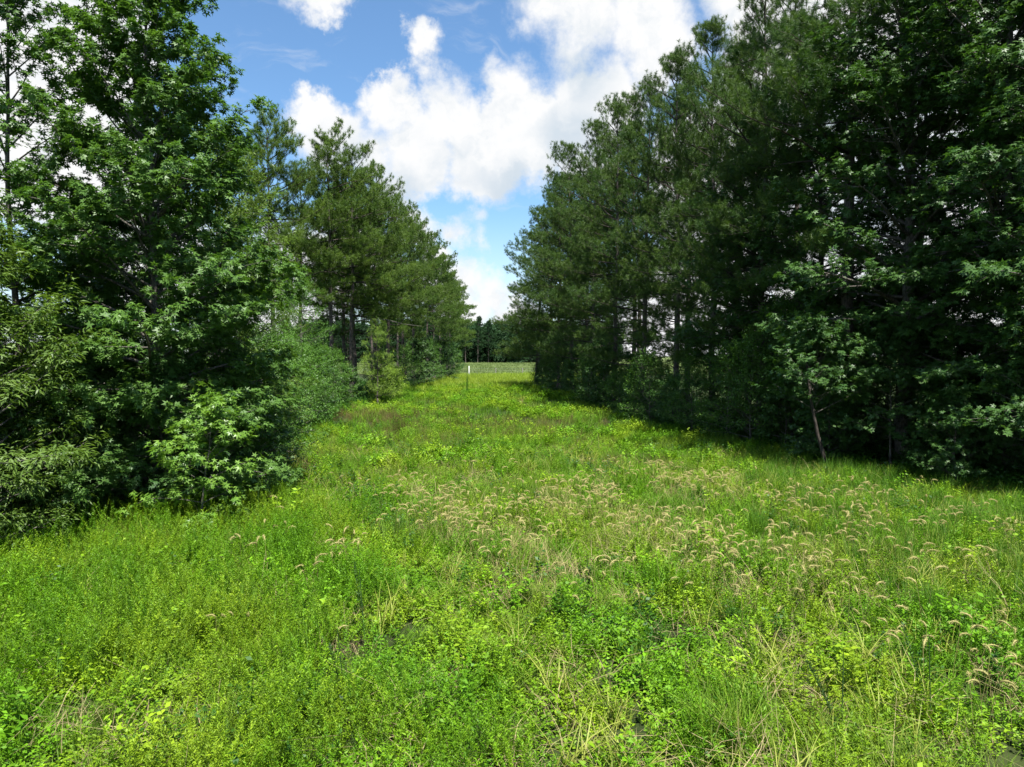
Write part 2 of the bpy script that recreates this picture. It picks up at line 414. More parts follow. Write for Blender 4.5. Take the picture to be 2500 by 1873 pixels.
def pine(seed, H, cb, R0, mat, r0=0.17, whorl=0.50, side=0.35, needles=40, nl=0.20, nw=0.013, low=0.12, sparse=1.0, drop=0.22, tip=5):
    """loblolly-like pine; the side towards +x carries longer and lower branches"""
    rng = np.random.default_rng(seed); R = random.Random(seed)
    tr = trunk_line(rng, H, (R.uniform(-.4, .6), R.uniform(-.4, .4)), 0.03, 18)
    T = Tubes(); rad = r0 * (1 - np.linspace(0, 1, len(tr)) ** 1.1 * 0.93)
    fl = np.interp([.15, .45], tr[:, 2], np.arange(len(tr)))[:, None] * (tr[1] - tr[0]) + tr[0]
    T.add(np.vstack([tr[:1] - [0, 0, 0.35], tr[:1], fl, tr[1:]]), np.concatenate([[r0 * 1.8, r0 * 1.5, r0 * 1.2, r0 * 1.05], rad[1:]]), 10)
    B = Tubes(); DB = Tubes(); tufts = []
    z = H * low
    while z < H - 0.15:
        t = z / H
        nbr = R.choice((3, 3, 4, 4))
        a0 = R.uniform(0, 6.28)
        for k in range(nbr):
            az = a0 + k * 6.283 / nbr + R.uniform(-0.35, 0.35)
            sd = math.cos(az)                                   # +1 towards the open side
            cbl = cb - drop * max(0, sd) + R.uniform(-0.05, 0.05)
            tt = (t - cbl) / (1 - cbl)
            p, _ = at_s(tr, t)
            if tt < 0:
                if R.random() < 0.5:                            # dead lower branch
                    e = math.radians(R.uniform(-12, 25)); L = R.uniform(0.5, 2.4)
                    d = (math.cos(az) * math.cos(e), math.sin(az) * math.cos(e), math.sin(e))
                    pr = polyline(rng, p, d, L, 5, R.uniform(-0.2, 0.2), 0.09)
                    DB.add(pr, np.linspace(0.02, 0.005, 6), 4)
                    for q_ in range(3):
                        q, tg = at_s(pr, R.uniform(0.3, 0.95))
                        DB.add(polyline(rng, q, norm(tg + rng.normal(0, 0.5, 3)), R.uniform(0.2, 0.6), 2, 0, 0.1), (0.008, 0.005, 0.003), 3)
                continue
            pf = (1 - tt) ** 0.48 * min(1.0, 0.6 + tt * 1.4) + 0.04
            L = R0 * pf * (1 + side * sd) * R.uniform(0.45, 1.2)
            e = math.radians(-8 + 58 * tt ** 1.3 + R.uniform(-12, 12))
            d = (math.cos(az) * math.cos(e), math.sin(az) * math.cos(e), math.sin(e))
            n = max(4, int(L / 0.4)); pr = polyline(rng, p, d, L, n, 0.22, 0.10)
            rb = min(0.045, 0.012 * L + 0.008)
            B.add(pr, np.linspace(rb, 0.006, len(pr)), 5)
            m = max(3, int(L * 2.5 * sparse)); sg = 1
            for j in range(m):
                s = 0.42 + 0.58 * (j + R.random()) / m; sg = -sg
                q, tg = at_s(pr, s)
                a = sg * math.radians(R.uniform(30, 65)); c_, s_ = math.cos(a), math.sin(a)
                dd = np.array([tg[0] * c_ - tg[1] * s_, tg[0] * s_ + tg[1] * c_, tg[2] + R.uniform(-0.05, 0.45)])
                L2 = (0.30 * L * (1.15 - s) + 0.30) * R.uniform(0.7, 1.2)
                sp = polyline(rng, q, norm(dd), L2, 3, 0.4, 0.1)
                B.add(sp, (0.010, 0.008, 0.006, 0.004), 3)
                c = R.random()
                for g in range(1 + int(L2 / 0.42)):
                    q2, tg2 = at_s(sp, 1.0 - g * 0.42 / L2)
                    for h_ in range(tip if g == 0 else 2):          # a pompom of shoots at the tip
                        tufts.append((q2 + rng.normal(0, 0.13, 3), norm(tg2 + np.array([0, 0, 0.5]) + rng.normal(0, 0.45, 3)), c))
            tufts.append((pr[-1], norm(pr[-1] - pr[-2] + [0, 0, 0.2]), R.random()))
        z += whorl * R.uniform(0.7, 1.3)
    for k in range(5): tufts.append((tr[-1] + rng.normal(0, 0.08, 3), np.array([0, 0, 1.0]), 0.6))
    Q = np.array([t[0] for t in tufts]); A = np.array([t[1] for t in tufts]); ct = np.array([t[2] for t in tufts]); n = len(Q)
    idx = np.repeat(np.arange(n), needles); N = n * needles
    along = rng.uniform(-0.14, 0.03, N)
    p = Q[idx] + A[idx] * along[:, None]
    d = norm(A[idx] * rng.uniform(0.1, 0.9, N)[:, None] + rng.normal(0, 0.55, (N, 3)))
    L = nl * rng.uniform(0.7, 1.15, N)
    sd = norm(np.cross(d, rng.normal(0, 1, (N, 3)))) * (nw * 0.5)
    V = np.empty((N, 3, 3)); V[:, 0] = p - sd; V[:, 1] = p + sd; V[:, 2] = p + d * L[:, None] + [0, 0, -0.012]
    tint = np.clip(0.15 + 0.6 * ct[idx] + rng.normal(0, 0.12, N), 0, 1)
    res = {'crown': mesh_np('crown', V.reshape(-1, 3), [np.arange(N * 3).reshape(-1, 3)], mat, np.repeat(tint, 3)),
           'trunk': T.mesh('trunk', M['pine_bark']), 'branches': B.mesh('branches', M['twig'])}
    if DB.n: res['dead_branches'] = DB.mesh('dead_branches', M['twig'])
    return res

# ------------------------------------------------------------------ scene-object helpers
def tag(o, label=None, cat=None, group=None, kind=None):
    if label: o['label'] = label
    if cat: o['category'] = cat
    if group: o['group'] = group
    if kind: o['kind'] = kind
    return o
def link(name, me, parent=None):
    o = bpy.data.objects.new(name, me); COL.objects.link(o)
    if parent: o.parent = parent
    return o
def gz(x, y):
    """gentle swell of the ground"""
    return 0.10 * math.sin(x * 0.21 + 1.0) * math.sin(y * 0.13 + 0.4) + 0.05 * math.sin(x * 0.6 + y * 0.35)
def gz_np(x, y):
    return 0.10 * np.sin(x * 0.21 + 1.0) * np.sin(y * 0.13 + 0.4) + 0.05 * np.sin(x * 0.6 + y * 0.35)
PARTS = ('trunk', 'branches', 'dead_branches', 'crown')
def plant(name, res, x, y, rz, s, label, cat, group=None, sz=None, z=None):
    e = bpy.data.objects.new(name, None); COL.objects.link(e)
    e.empty_display_size = 0.3
    e.location = (x, y, gz(x, y) if z is None else z); e.rotation_euler = (0, 0, rz); e.scale = (s, s, sz or s)
    tag(e, label, cat, group)
    for p in PARTS:
        if res.get(p) is not None:
            c = link(p, res[p], e)
            if p in ('crown', 'branches', 'dead_branches'): c['kind'] = 'stuff'
    return e

# ------------------------------------------------------------------ ground and far pasture
def make_ground():
    xs = np.concatenate([np.linspace(-1500, -60, 10), np.linspace(-50, 50, 81), np.linspace(60, 1500, 10)])
    ys = np.concatenate([np.linspace(-600, -30, 8), np.linspace(-20, 130, 121), np.linspace(140, 2600, 24)])
    X, Y = np.meshgrid(xs, ys); Z = gz_np(X, Y) * np.clip((140 - Y) / 30, 0, 1) * np.clip((60 - np.abs(X)) / 10, 0, 1)
    V = np.stack([X, Y, Z], -1).reshape(-1, 3); nx, ny = len(xs), len(ys)
    i = (np.arange(ny - 1)[:, None] * nx + np.arange(nx - 1)[None]).ravel()
    F = np.stack([i, i + 1, i + nx + 1, i + nx], 1)
    o = link('ground', mesh_np('ground', V, [F], ground_mat(), smooth=True))
    tag(o, 'grassy ground of the clearing between the two rows of trees', kind='structure')
    # far pasture rising gently to the wood
    xs = np.linspace(-420, 420, 60); ys = np.concatenate([np.linspace(117, 330, 50), np.linspace(360, 1500, 8)])
    X, Y = np.meshgrid(xs, ys)
    Z = 0.03 + np.clip((Y - 120) / 200, 0, 1.6) * 0.08 + 0.08 * np.sin(X * 0.05) * np.sin(Y * 0.04)* np.clip((Y - 120) / 60, 0, 1)
    V = np.stack([X, Y, Z + 0.1], -1).reshape(-1, 3); nx, ny = len(xs), len(ys)
    i = (np.arange(ny - 1)[:, None] * nx + np.arange(nx - 1)[None]).ravel()
    o = link('pasture', mesh_np('pasture', V, [np.stack([i, i + 1, i + nx + 1, i + nx], 1)], pasture_mat(), smooth=True))
    tag(o, 'pale green open pasture beyond the fence', kind='structure')
make_ground()

# ------------------------------------------------------------------ trees: prototypes
def prof_pts(ts, rs): return lambda t: float(np.interp(t, ts, rs))
TREES_ON = True
pA = prof_pts([0, .12, .35, .6, .8, .95, 1], [2.3, 3.0, 3.2, 2.45, 1.45, .6, .2])
SG1 = hardwood(11, 11.6, pA, 0.03, 112, STAR3, 0.092, M['gum'], M['gum_bark'], lpt=24, keep=300, droop=0.30)
SG2 = hardwood(12, 11.8, prof_pts([0, .15, .5, .8, 1], [1.8, 2.4, 2.0, 1.4, .25]), 0.05, 66, STAR3, 0.088, M['gum'], M['gum_bark'], lpt=18, r0=0.09)
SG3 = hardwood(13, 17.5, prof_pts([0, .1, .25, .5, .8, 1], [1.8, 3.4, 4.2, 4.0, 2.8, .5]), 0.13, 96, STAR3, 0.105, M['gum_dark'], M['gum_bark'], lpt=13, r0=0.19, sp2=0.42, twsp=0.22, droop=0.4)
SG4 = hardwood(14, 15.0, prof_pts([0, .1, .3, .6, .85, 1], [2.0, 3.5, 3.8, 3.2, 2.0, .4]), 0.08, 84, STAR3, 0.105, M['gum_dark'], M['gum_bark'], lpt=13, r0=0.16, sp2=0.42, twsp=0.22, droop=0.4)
OAK = hardwood(15, 9.0, prof_pts([0, .15, .5, .8, 1], [1.9, 2.5, 2.3, 1.5, .3]), 0.06, 70, NARROW, 0.115, M['oak'], M['gum_bark'], lpt=24, nfan=.75, r0=0.10, sp2=0.32, twsp=0.17)
OAKB = hardwood(16, 5.2, prof_pts([0, .2, .6, 1], [1.2, 1.8, 1.4, .3]), 0.06, 60, NARROW, 0.115, M['oak'], M['gum_bark'], lpt=26, nfan=.8, droop=.15, r0=0.06, sp2=0.3, twsp=0.17)
HW5 = hardwood(17, 8.0, prof_pts([0, .15, .5, .8, 1], [1.6, 2.3, 2.2, 1.4, .3]), 0.08, 52, OVAL, 0.095, M['shrub'], M['gum_bark'], lpt=14, r0=0.09, sp2=0.36, twsp=0.2)
dome = lambda r: prof_pts([0, .2, .6, 1], [r * .9, r, r * .8, r * .25])
SH1 = hardwood(21, 2.6, dome(1.3), 0.04, 34, OVAL, 0.085, M['shrub'], M['gum_bark'], lpt=13, r0=0.035, sp2=0.26, twsp=0.16, el=(15, 70))
SH2 = hardwood(22, 3.6, dome(1.6), 0.04, 38, OVAL, 0.080, M['shrub'], M['gum_bark'], lpt=14, r0=0.045, sp2=0.28, twsp=0.17, el=(15, 70))
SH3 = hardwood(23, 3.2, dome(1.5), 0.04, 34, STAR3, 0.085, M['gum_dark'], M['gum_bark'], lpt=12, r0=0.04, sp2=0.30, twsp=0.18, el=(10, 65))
SHB = hardwood(24, 1.9, dome(1.4), 0.04, 30, NARROW, 0.13, M['bright'], M['gum_bark'], lpt=14, r0=0.03, sp2=0.26, twsp=0.15, el=(25, 75))
SAP = hardwood(25, 2.6, prof_pts([0, .25, .6, 1], [.7, 1.15, .85, .2]), 0.10, 22, STAR, 0.095, M['young'], M['gum_bark'], lpt=10, r0=0.028, sp2=0.36, twsp=0.24, keep=260, lean=(.35, -.2))
PN = [pine(31, 17.5, .44, 4.0, M['needle'], drop=.10, tip=8), pine(32, 17.5, .46, 4.0, M['needle'], drop=.08, tip=8), pine(33, 16.5, .40, 4.1, M['needle'], drop=.14, tip=8)]
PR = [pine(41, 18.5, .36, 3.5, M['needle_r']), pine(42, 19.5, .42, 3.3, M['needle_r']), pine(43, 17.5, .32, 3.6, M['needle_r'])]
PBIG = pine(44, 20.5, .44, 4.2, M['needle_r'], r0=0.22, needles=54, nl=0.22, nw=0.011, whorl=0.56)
PY = pine(45, 5.6, .15, 1.3, M['needle_y'], r0=0.05, whorl=0.62, needles=20, nl=0.2, low=0.1, side=0.0, sparse=.8)
PF = pine(46, 17.0, .40, 2.8, M['dimmed_far_leaf'], needles=9, nl=0.36, nw=0.08, sparse=0.9)

def add_leaves(e, res, tmpl, mat, src_name):
    """single leaves of the side towards the meadow, sub-parts of the crown"""
    V0, F0 = tmpl
    mes = [mesh_np('leaf', V0 * [1, 1, zz], [F0], mat, np.full(len(V0), tt)) for tt, zz in ((.15, 1), (.45, 2.2), (.7, .4), (.95, 3))]; rl = random.Random(4)
    crown = [c for c in e.children if c.name.split('.')[0] == 'crown']
    par = crown[0] if crown else e
    pos, ax, nr, sz = res['leaves']
    for p, a, n_, s in zip(pos, ax, nr, sz):
        a = Vector(a).normalized(); n_ = Vector(n_); n_ = (n_ - a * a.dot(n_)).normalized(); b = n_.cross(a)
        o = link('leaf', rl.choice(mes), par)
        m = Matrix((a * s, b * s, n_ * s)).transposed().to_4x4(); m.translation = Vector(p)
        o.matrix_local = m

# ------------------------------------------------------------------ left bank
GL = 'trees of the left bank'
e = plant('sweetgum_tree', SG1, -7.3, 14.4, 0.0, .96, 'tall leafy sweetgum in the left foreground with star leaves down to the ground', 'tree')
add_leaves(e, SG1, STAR, M['gum'], 'crown')
plant('sweetgum_tree', SG2, -9.9, 14.2, 1.2, 1.0, 'slender sweetgum at the far left edge with sky showing through its top', 'tree')
plant('sweetgum_tree', SG1, -11.2, 18.5, 2.2, 0.64, 'sweetgum half hidden behind the two trees at the left edge', 'tree')
plant('sweetgum_tree', SG2, -8.3, 16.6, 2.9, .76, 'sweetgum close behind the tall left sweetgum', 'tree')
plant('willow_oak_tree', OAK, -7.7, 18.6, 0.6, 0.98, 'dense olive small-leaved oak right behind the tall left sweetgum', 'tree')
plant('willow_oak_tree', OAKB, -8.5, 11.2, 0.3, 1.0, 'low narrow-leaved oak bush in front at the left edge', 'tree')
plant('willow_oak_tree', OAKB, -10.2, 12.0, 1.9, 1.1, 'narrow-leaved oak bush cut by the left edge of the picture', 'tree')
e = plant('sweetgum_sapling', SAP, -5.45, 12.3, 0.0, .84, 'small sunlit sweetgum sapling at the grass edge below the left trees', 'sapling')
add_leaves(e, SAP, STAR, M['young'], 'crown')
hw = [(-9.2, 23.5, .85), (-10.6, 28, 1.0), (-9.9, 33, .8), (-12.8, 24, 1.05), (-13.5, 34, 1.0), (-12.2, 39, .8)]
hl = ['round hardwood just beyond the olive oak on the left', 'broad green hardwood filling the gap before the left pines', 'small hardwood standing before the first left pine trunks',
      'hardwood deep in the left bank behind the olive oak', 'hardwood in the back of the left bank near the pines', 'low hardwood at the feet of the tall left pines']
for i, ((x, y, s), l) in enumerate(zip(hw, hl)):
    plant('hardwood_tree', HW5, x, y, i * 1.7, s, l, 'tree', GL)
sh = [(-6.6, 13.6, SH3, .85), (-8.2, 12.9, SH3, .9), (-6.2, 15.6, SH1, 1.0), (-6.6, 17.4, SH3, .9), (-7.4, 19.6, SH2, .9), (-7.3, 21.6, SH1, 1.1),
      (-8.3, 24.4, SH2, 1.0), (-8.6, 27.2, SH2, .95), (-8.9, 30.2, SH1, 1.1), (-9.6, 33.8, SH2, .9), (-10.2, 37.5, SH3, .9), (-10.4, 41.5, SH1, 1.1), (-10.6, 45.8, SH3, .7), (-11.6, 44, SH2, .9),
      (-12.4, 49, SH2, 1.0), (-10.1, 55, SH3, .9), (-9.4, 62, SH2, 1.0), (-9.2, 70, SH3, 1.3), (-9.0, 79, SH2, 1.2), (-8.8, 89, SH3, 1.4), (-9.0, 100, SH2, 1.4), (-9.4, 112, SH3, 1.4), (-12, 66, SH2, 1.2), (-12, 85, SH3, 1.3),
      (-9.8, 16.3, SH2, .9), (-11.5, 14.5, SH3, 1.1), (-14, 46, SH1, 1.2), (-15, 41, SH2, 1.2)]
NTH = ['nearest', 'second', 'third', 'fourth', 'fifth', 'sixth', 'seventh', 'eighth', 'ninth', 'tenth', 'eleventh', 'twelfth', 'thirteenth', 'fourteenth', 'fifteenth', 'sixteenth', 'seventeenth', 'eighteenth', 'nineteenth', 'twentieth',
       'twenty-first', 'twenty-second', 'twenty-third', 'twenty-fourth', 'twenty-fifth']
def rank_labels(items, phrase):
    out = {}; seen = {}
    for i in sorted(range(len(items)), key=lambda i: items[i][1]):
        p = phrase(items[i][1]); k = seen.get(p, 0); seen[p] = k + 1
        out[i] = ('%s nearest %s' % (NTH[k], p) if k else 'nearest %s' % p, p.replace('of the ', '', 1))
    return out
shrub_label = rank_labels(sh, lambda y: 'of the dark shrubs in the shade of the left foreground trees' if y < 20 else 'of the green shrubs along the left edge before the pines' if y < 40 else 'of the shrubs under the pines of the left row')
for i, (x, y, r, s) in enumerate(sh):
    l, grp = shrub_label[i]
    plant('shrub', r, x, y, i * 1.3, s, l, 'shrub', grp)
plant('bright_bush', SHB, -8.5, 49.5, 0.4, 1.0, 'bright yellow-green bush in sun at the foot of the left pines', 'bush')
plant('young_pine', PY, -9.0, 47.6, 0.4, 1.0, 'small bright yellow-green young pine in front of the left pine row', 'tree')
lp = [(-14.8, 44.5, 1, 1.0), (-12.0, 47.5, 0, 1.0), (-11.0, 48.6, 2, 1.02), (-12.6, 53.5, 1, .95), (-10.9, 57, 0, .97), (-11.0, 63, 2, 1.02), (-13.2, 60, 1, .98), (-10.6, 70, 1, .96), (-10.8, 78, 0, 1.0), (-10.4, 87, 2, 1.05), (-10.6, 97, 1, .97),
      (-10.8, 108, 0, 1.0), (-11, 120, 2, 1.0), (-11.5, 133, 1, 1.0), (-12, 147, 0, 1.0), (-15.5, 52, 2, 1.0), (-16, 64, 0, 1.0), (-14.5, 74, 1, 1.0), (-17.5, 47, 0, .95), (-14.5, 90, 2, 1.0)]
ll = ['tallest left pine with an open airy crown against the blue sky', 'left pine with a dense pointed crown, first big trunk on the left', 'left pine with a straight bare trunk and a long bare side branch']
rr = random.Random(5)
ORD2 = ['first', 'second', 'third', 'fourth', 'fifth', 'sixth', 'seventh', 'eighth', 'ninth', 'tenth', 'eleventh', 'twelfth']
lf_line = sorted([i for i, p in enumerate(lp) if i >= 3 and p[0] > -12.3], key=lambda i: lp[i][1])
for i, (x, y, v, s) in enumerate(lp):
    l = ll[i] if i < 3 else 'tall pine in the back of the left row'
    if i >= 3 and i in lf_line: l = '%s sunlit pine from the long bare branch along the left row' % ORD2[lf_line.index(i)]
    e = plant('pine_tree', PN[v], x, y, rr.uniform(-.6, .6), s, l, 'tree', 'pines of the left row')
    if i == 2:
        t = Tubes(); t.add(np.array([(0, 0, 5.4), (1.2, -.3, 5.65), (2.4, -.5, 5.6), (3.6, -.4, 5.3), (4.8, -.5, 5.15)]), (.05, .045, .035, .025, .01), 6)
        b = link('bare_branch', t.mesh('bare_branch', M['gum_bark']), e); b.rotation_euler = (0, 0, -e.rotation_euler[2])

# ------------------------------------------------------------------ right bank
plant('pine_tree', PBIG, 10.4, 22.0, math.pi + 0.3, 1.0, 'big near pine on the right with heavy needle clumps on dark limbs', 'tree')
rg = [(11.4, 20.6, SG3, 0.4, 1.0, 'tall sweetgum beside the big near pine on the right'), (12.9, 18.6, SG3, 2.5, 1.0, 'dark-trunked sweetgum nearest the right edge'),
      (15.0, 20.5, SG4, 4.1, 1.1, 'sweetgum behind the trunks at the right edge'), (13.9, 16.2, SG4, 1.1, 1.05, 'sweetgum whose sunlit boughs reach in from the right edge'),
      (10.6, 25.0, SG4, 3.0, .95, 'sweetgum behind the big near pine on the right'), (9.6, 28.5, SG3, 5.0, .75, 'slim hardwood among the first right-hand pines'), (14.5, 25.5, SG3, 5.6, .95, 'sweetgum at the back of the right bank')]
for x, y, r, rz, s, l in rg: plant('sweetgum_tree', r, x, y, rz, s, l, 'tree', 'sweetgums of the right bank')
t = Tubes(); t.add(np.array([(0.35, 0, -.3), (.3, 0, 0.2), (0.05, .05, 1.1), (-.12, .1, 2.0), (-.2, .3, 3.2), (0, .5, 4.4)]), (.07, .055, .045, .038, .03, .015), 9)
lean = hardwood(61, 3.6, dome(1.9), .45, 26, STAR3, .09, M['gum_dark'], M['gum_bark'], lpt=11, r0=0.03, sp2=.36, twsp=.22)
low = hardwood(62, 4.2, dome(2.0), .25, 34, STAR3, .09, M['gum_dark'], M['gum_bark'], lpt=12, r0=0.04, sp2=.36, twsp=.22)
lean['trunk'] = t.mesh('trunk', M['twig'])
for x, y, rz, sc, l in [(11.9, 15.9, 2.0, 1.0, 'low tree with sunlit boughs hanging over the dark right edge'), (13.0, 14.7, 4.0, 1.05, 'low leafy tree cut by the right edge of the picture'), (10.4, 19.4, 5.2, .9, 'low shaded tree between the leaning trunk and the right edge')]:
    plant('low_tree', low, x, y, rz, sc, l, 'tree')
plant('leaning_tree', lean, 8.3, 19.3, 0, 1.0, 'small tree with a bare leaning trunk in the dark right undergrowth', 'tree')
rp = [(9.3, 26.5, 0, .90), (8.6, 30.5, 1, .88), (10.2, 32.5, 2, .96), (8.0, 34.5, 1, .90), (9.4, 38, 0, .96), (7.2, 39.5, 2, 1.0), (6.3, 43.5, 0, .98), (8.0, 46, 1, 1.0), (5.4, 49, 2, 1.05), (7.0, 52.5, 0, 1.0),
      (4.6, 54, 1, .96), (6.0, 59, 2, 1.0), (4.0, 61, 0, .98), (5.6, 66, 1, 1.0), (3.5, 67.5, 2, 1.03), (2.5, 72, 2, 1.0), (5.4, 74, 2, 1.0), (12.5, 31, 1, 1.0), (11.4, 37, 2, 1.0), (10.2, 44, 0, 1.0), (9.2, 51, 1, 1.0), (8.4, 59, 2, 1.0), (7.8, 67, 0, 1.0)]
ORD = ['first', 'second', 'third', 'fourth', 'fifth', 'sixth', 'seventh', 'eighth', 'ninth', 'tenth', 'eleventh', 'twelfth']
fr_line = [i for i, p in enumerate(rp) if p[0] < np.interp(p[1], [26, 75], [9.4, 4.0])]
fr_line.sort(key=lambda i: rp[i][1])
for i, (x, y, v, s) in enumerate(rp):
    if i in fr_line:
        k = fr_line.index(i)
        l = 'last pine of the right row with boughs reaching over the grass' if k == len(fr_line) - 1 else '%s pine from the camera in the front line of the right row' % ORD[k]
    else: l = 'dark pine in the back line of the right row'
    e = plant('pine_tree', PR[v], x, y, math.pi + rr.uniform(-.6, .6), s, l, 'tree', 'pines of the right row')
    if 'last' in l: e.scale = (1.22, 1.15, 1.0)
    elif y > 58: e.scale = (s * 1.12, s * 1.1, s)
rs = [(12.6, 19.6, SH3, .9), (9.9, 21.4, SH3, 1.0), (8.9, 23.0, SH3, .8), (7.9, 24.4, SH2, .95), (7.7, 26.6, SH2, .9), (6.9, 28.6, SH2, 1.0), (6.7, 31, SH3, .85), (6.2, 33.6, SH1, 1.0),
      (5.9, 36.5, SH3, .85), (5.6, 39.5, SH1, 1.0), (5.2, 43, SH3, .9), (4.7, 46.5, SH1, 1.1), (4.4, 50, SH3, .9), (4.1, 54, SH2, .75), (3.7, 58, SH3, .9), (3.4, 62, SH1, 1.2), (3.2, 66, SH3, .9), (2.9, 70, SH2, .8), (3.4, 74, SH3, 1.0),
      (9.5, 24, SH2, 1.2), (9.0, 29, SH3, 1.2), (8.2, 35, SH2, 1.2), (7.4, 42, SH3, 1.2), (11.5, 23, SH2, 1.2), (13.5, 21, SH3, 1.3), (15.5, 18, SH2, 1.3), (6.6, 48, SH2, 1.1), (6.2, 56, SH3, 1.1), (6, 64, SH2, 1.1), (11.5, 28, SH3, 1.4), (12.5, 34, SH2, 1.4), (14.5, 23.5, SH3, 1.4), (11.3, 18.4, SH3, .8), (12.9, 17.2, SH3, .9), (9.2, 20.6, SH3, .8), (12.2, 14.9, SH3, .6), (10.6, 16.9, SH3, .6),
      (16.5, 21, SH3, 1.5), (18, 19, SH2, 1.5), (17, 25, SH2, 1.6), (15, 29, SH3, 1.6), (14, 33, SH2, 1.6), (13, 38, SH3, 1.6), (12, 44, SH2, 1.6), (18.5, 23, SH3, 1.6), (2.7, 71.2, SH3, .75), (2.2, 73.2, SH1, .8)]
rq = random.Random(3)
shrub_label = rank_labels(rs, lambda y: 'of the dark undergrowth shrubs below the right-hand sweetgums' if y < 24 else 'of the leafy shrubs at the right edge below the nearer pines' if y < 34 else 'of the low shaded shrubs at the foot of the far right pines')
for i, (x, y, r, s) in enumerate(rs):
    x += .35 if y > 24 else 0; s *= rq.uniform(.75, 1.15)
    l, grp = shrub_label[i]
    plant('shrub', r, x, y, i * 1.9, s, l, 'shrub', grp)

# ------------------------------------------------------------------ far wood beyond the pasture
rf = random.Random(9)
FH = hardwood(47, 15.5, prof_pts([0, .1, .4, .8, 1], [3.6, 4.2, 4.4, 3.2, .8]), 0.02, 58, OVAL, 0.75, M['dimmed_far_leaf'], M['gum_bark'], lpt=7, r0=0.2, sp2=0.7, twsp=0.5, twl=(.4, .9))
for i in range(140):
    row = i % 5
    x = -92 + (i // 5) * 5.2 + row * 1.1 + rf.uniform(-1.5, 1.5); y = 290 + row * 7 + rf.uniform(-3, 3) + max(0, x + 5) * 1.1
    pf_ = row == 0 and x < -4
    plant('far_pine_tree' if pf_ else 'far_hardwood_tree', PF if pf_ else FH, x, y, rf.uniform(0, 6.28), rf.uniform(.86, 1.1),
          'dark pine at the front of the distant wood beyond the pasture' if pf_ else 'dark round-crowned tree in the distant wood beyond the pasture', 'tree', 'pines of the distant wood' if pf_ else 'hardwoods of the distant wood', z=0.2)

# ------------------------------------------------------------------ fence at the end of the clearing
def post(x, y, h, w, mat, label, name='fence_post', group=None):
    t = Tubes(); t.add(np.array([(0, 0, -.3), (0, 0, h - .03), (0, 0, h), (0, 0, h + .01)]), (w, w, w * .8, .001), 8)
    o = link(name, t.mesh('fence_post', mat)); o.location = (x, y, 0.1); return tag(o, label, 'post', group)
post(-6.9, 114, 1.4, .07, M['white_post'], 'white fence post standing at the end of the clearing')
for x in (-11.5, -2.6, 1.7, 6.0, -16): post(x, 114 + .03 * x, 1.1, .055, M['wood_post'], 'grey wooden fence post at the pasture edge', group='grey fence posts')
for k in range(3):
    t = Tubes(); px = np.linspace(-30, 30, 31); t.add(np.stack([px, 114 + .03 * px - .07, 0.1 + np.full(31, .45 + .27 * k)], 1), np.full(31, .0035), 4)
    tag(link('fence_wire', t.mesh('fence_wire', M['wire'])), 'thin fence wire strung along the pasture edge', 'wire', 'fence wires')

# ------------------------------------------------------------------ meadow plants: clump meshes scattered by geometry nodes
def blades(rng, n, h, spread, w, bend, segs=3):
    """n arching blades, each a strip"""
    V, F, Tn = [], [], []
    for i in range(n):
        a = rng.uniform(0, 6.283); r = spread * math.sqrt(rng.uniform()); b = np.array([r * math.cos(a), r * math.sin(a), 0.0])
        az = rng.uniform(0, 6.283); hh = h * rng.uniform(.55, 1.1); bd = bend * rng.uniform(.3, 1.3); ww = w * rng.uniform(.6, 1.2)
        sdv = np.array([-math.sin(az), math.cos(az), 0]); out = np.array([math.cos(az), math.sin(az), 0]); t0 = rng.uniform()
        o = sum(len(v) for v in V); P_ = []
        for s in range(segs + 1):
            u = s / segs; p = b + out * (bd * hh * u ** 1.8) + np.array([0, 0, hh * (u - .35 * bd * u ** 3)])
            k = ww * (1 - u ** 1.5) * .5 + 0.0004
            P_ += [p - sdv * k, p + sdv * k]
        V.append(np.array(P_)); Tn.append(np.full(len(P_), t0))
        for s in range(segs): q = o + 2 * s; F.append((q, q + 1, q + 3, q + 2))
    return np.concatenate(V), [np.array(F)], np.concatenate(Tn)
def leafy(rng, stems, h, spread, leaves, size, tmpl, upright=.5):
    pos, ax, nr, tn = [], [], [], []
    for i in range(stems):
        a = rng.uniform(0, 6.283); r = spread * math.sqrt(rng.uniform()); b = np.array([r * math.cos(a), r * math.sin(a), 0])
        d = norm(np.array([rng.normal(0, .28), rng.normal(0, .28), 1.0])); hh = h * rng.uniform(.6, 1.1); c = rng.uniform()
        for j in range(leaves):
            u = 0.15 + 0.85 * (j + rng.uniform()) / leaves; az = j * 2.4 + rng.uniform(-.4, .4)
            p = b + d * hh * u + np.array([d[0], d[1], 0]) * hh * .25 * u * u
            o = np.array([math.cos(az), math.sin(az), upright + rng.uniform(-.3, .3)])
            pos.append(p); ax.append(o); nr.append(np.array([-o[0] * .3, -o[1] * .3, 1.0]) + rng.normal(0, .55, 3)); tn.append(np.clip(c * .5 + rng.uniform(0, .5), 0, 1))
    pos = np.array(pos); V, F, k = place(tmpl, pos, np.array(ax), np.array(nr), size * rng.uniform(.6, 1.2, len(pos)))
    return V, [F], np.repeat(np.array(tn), k)
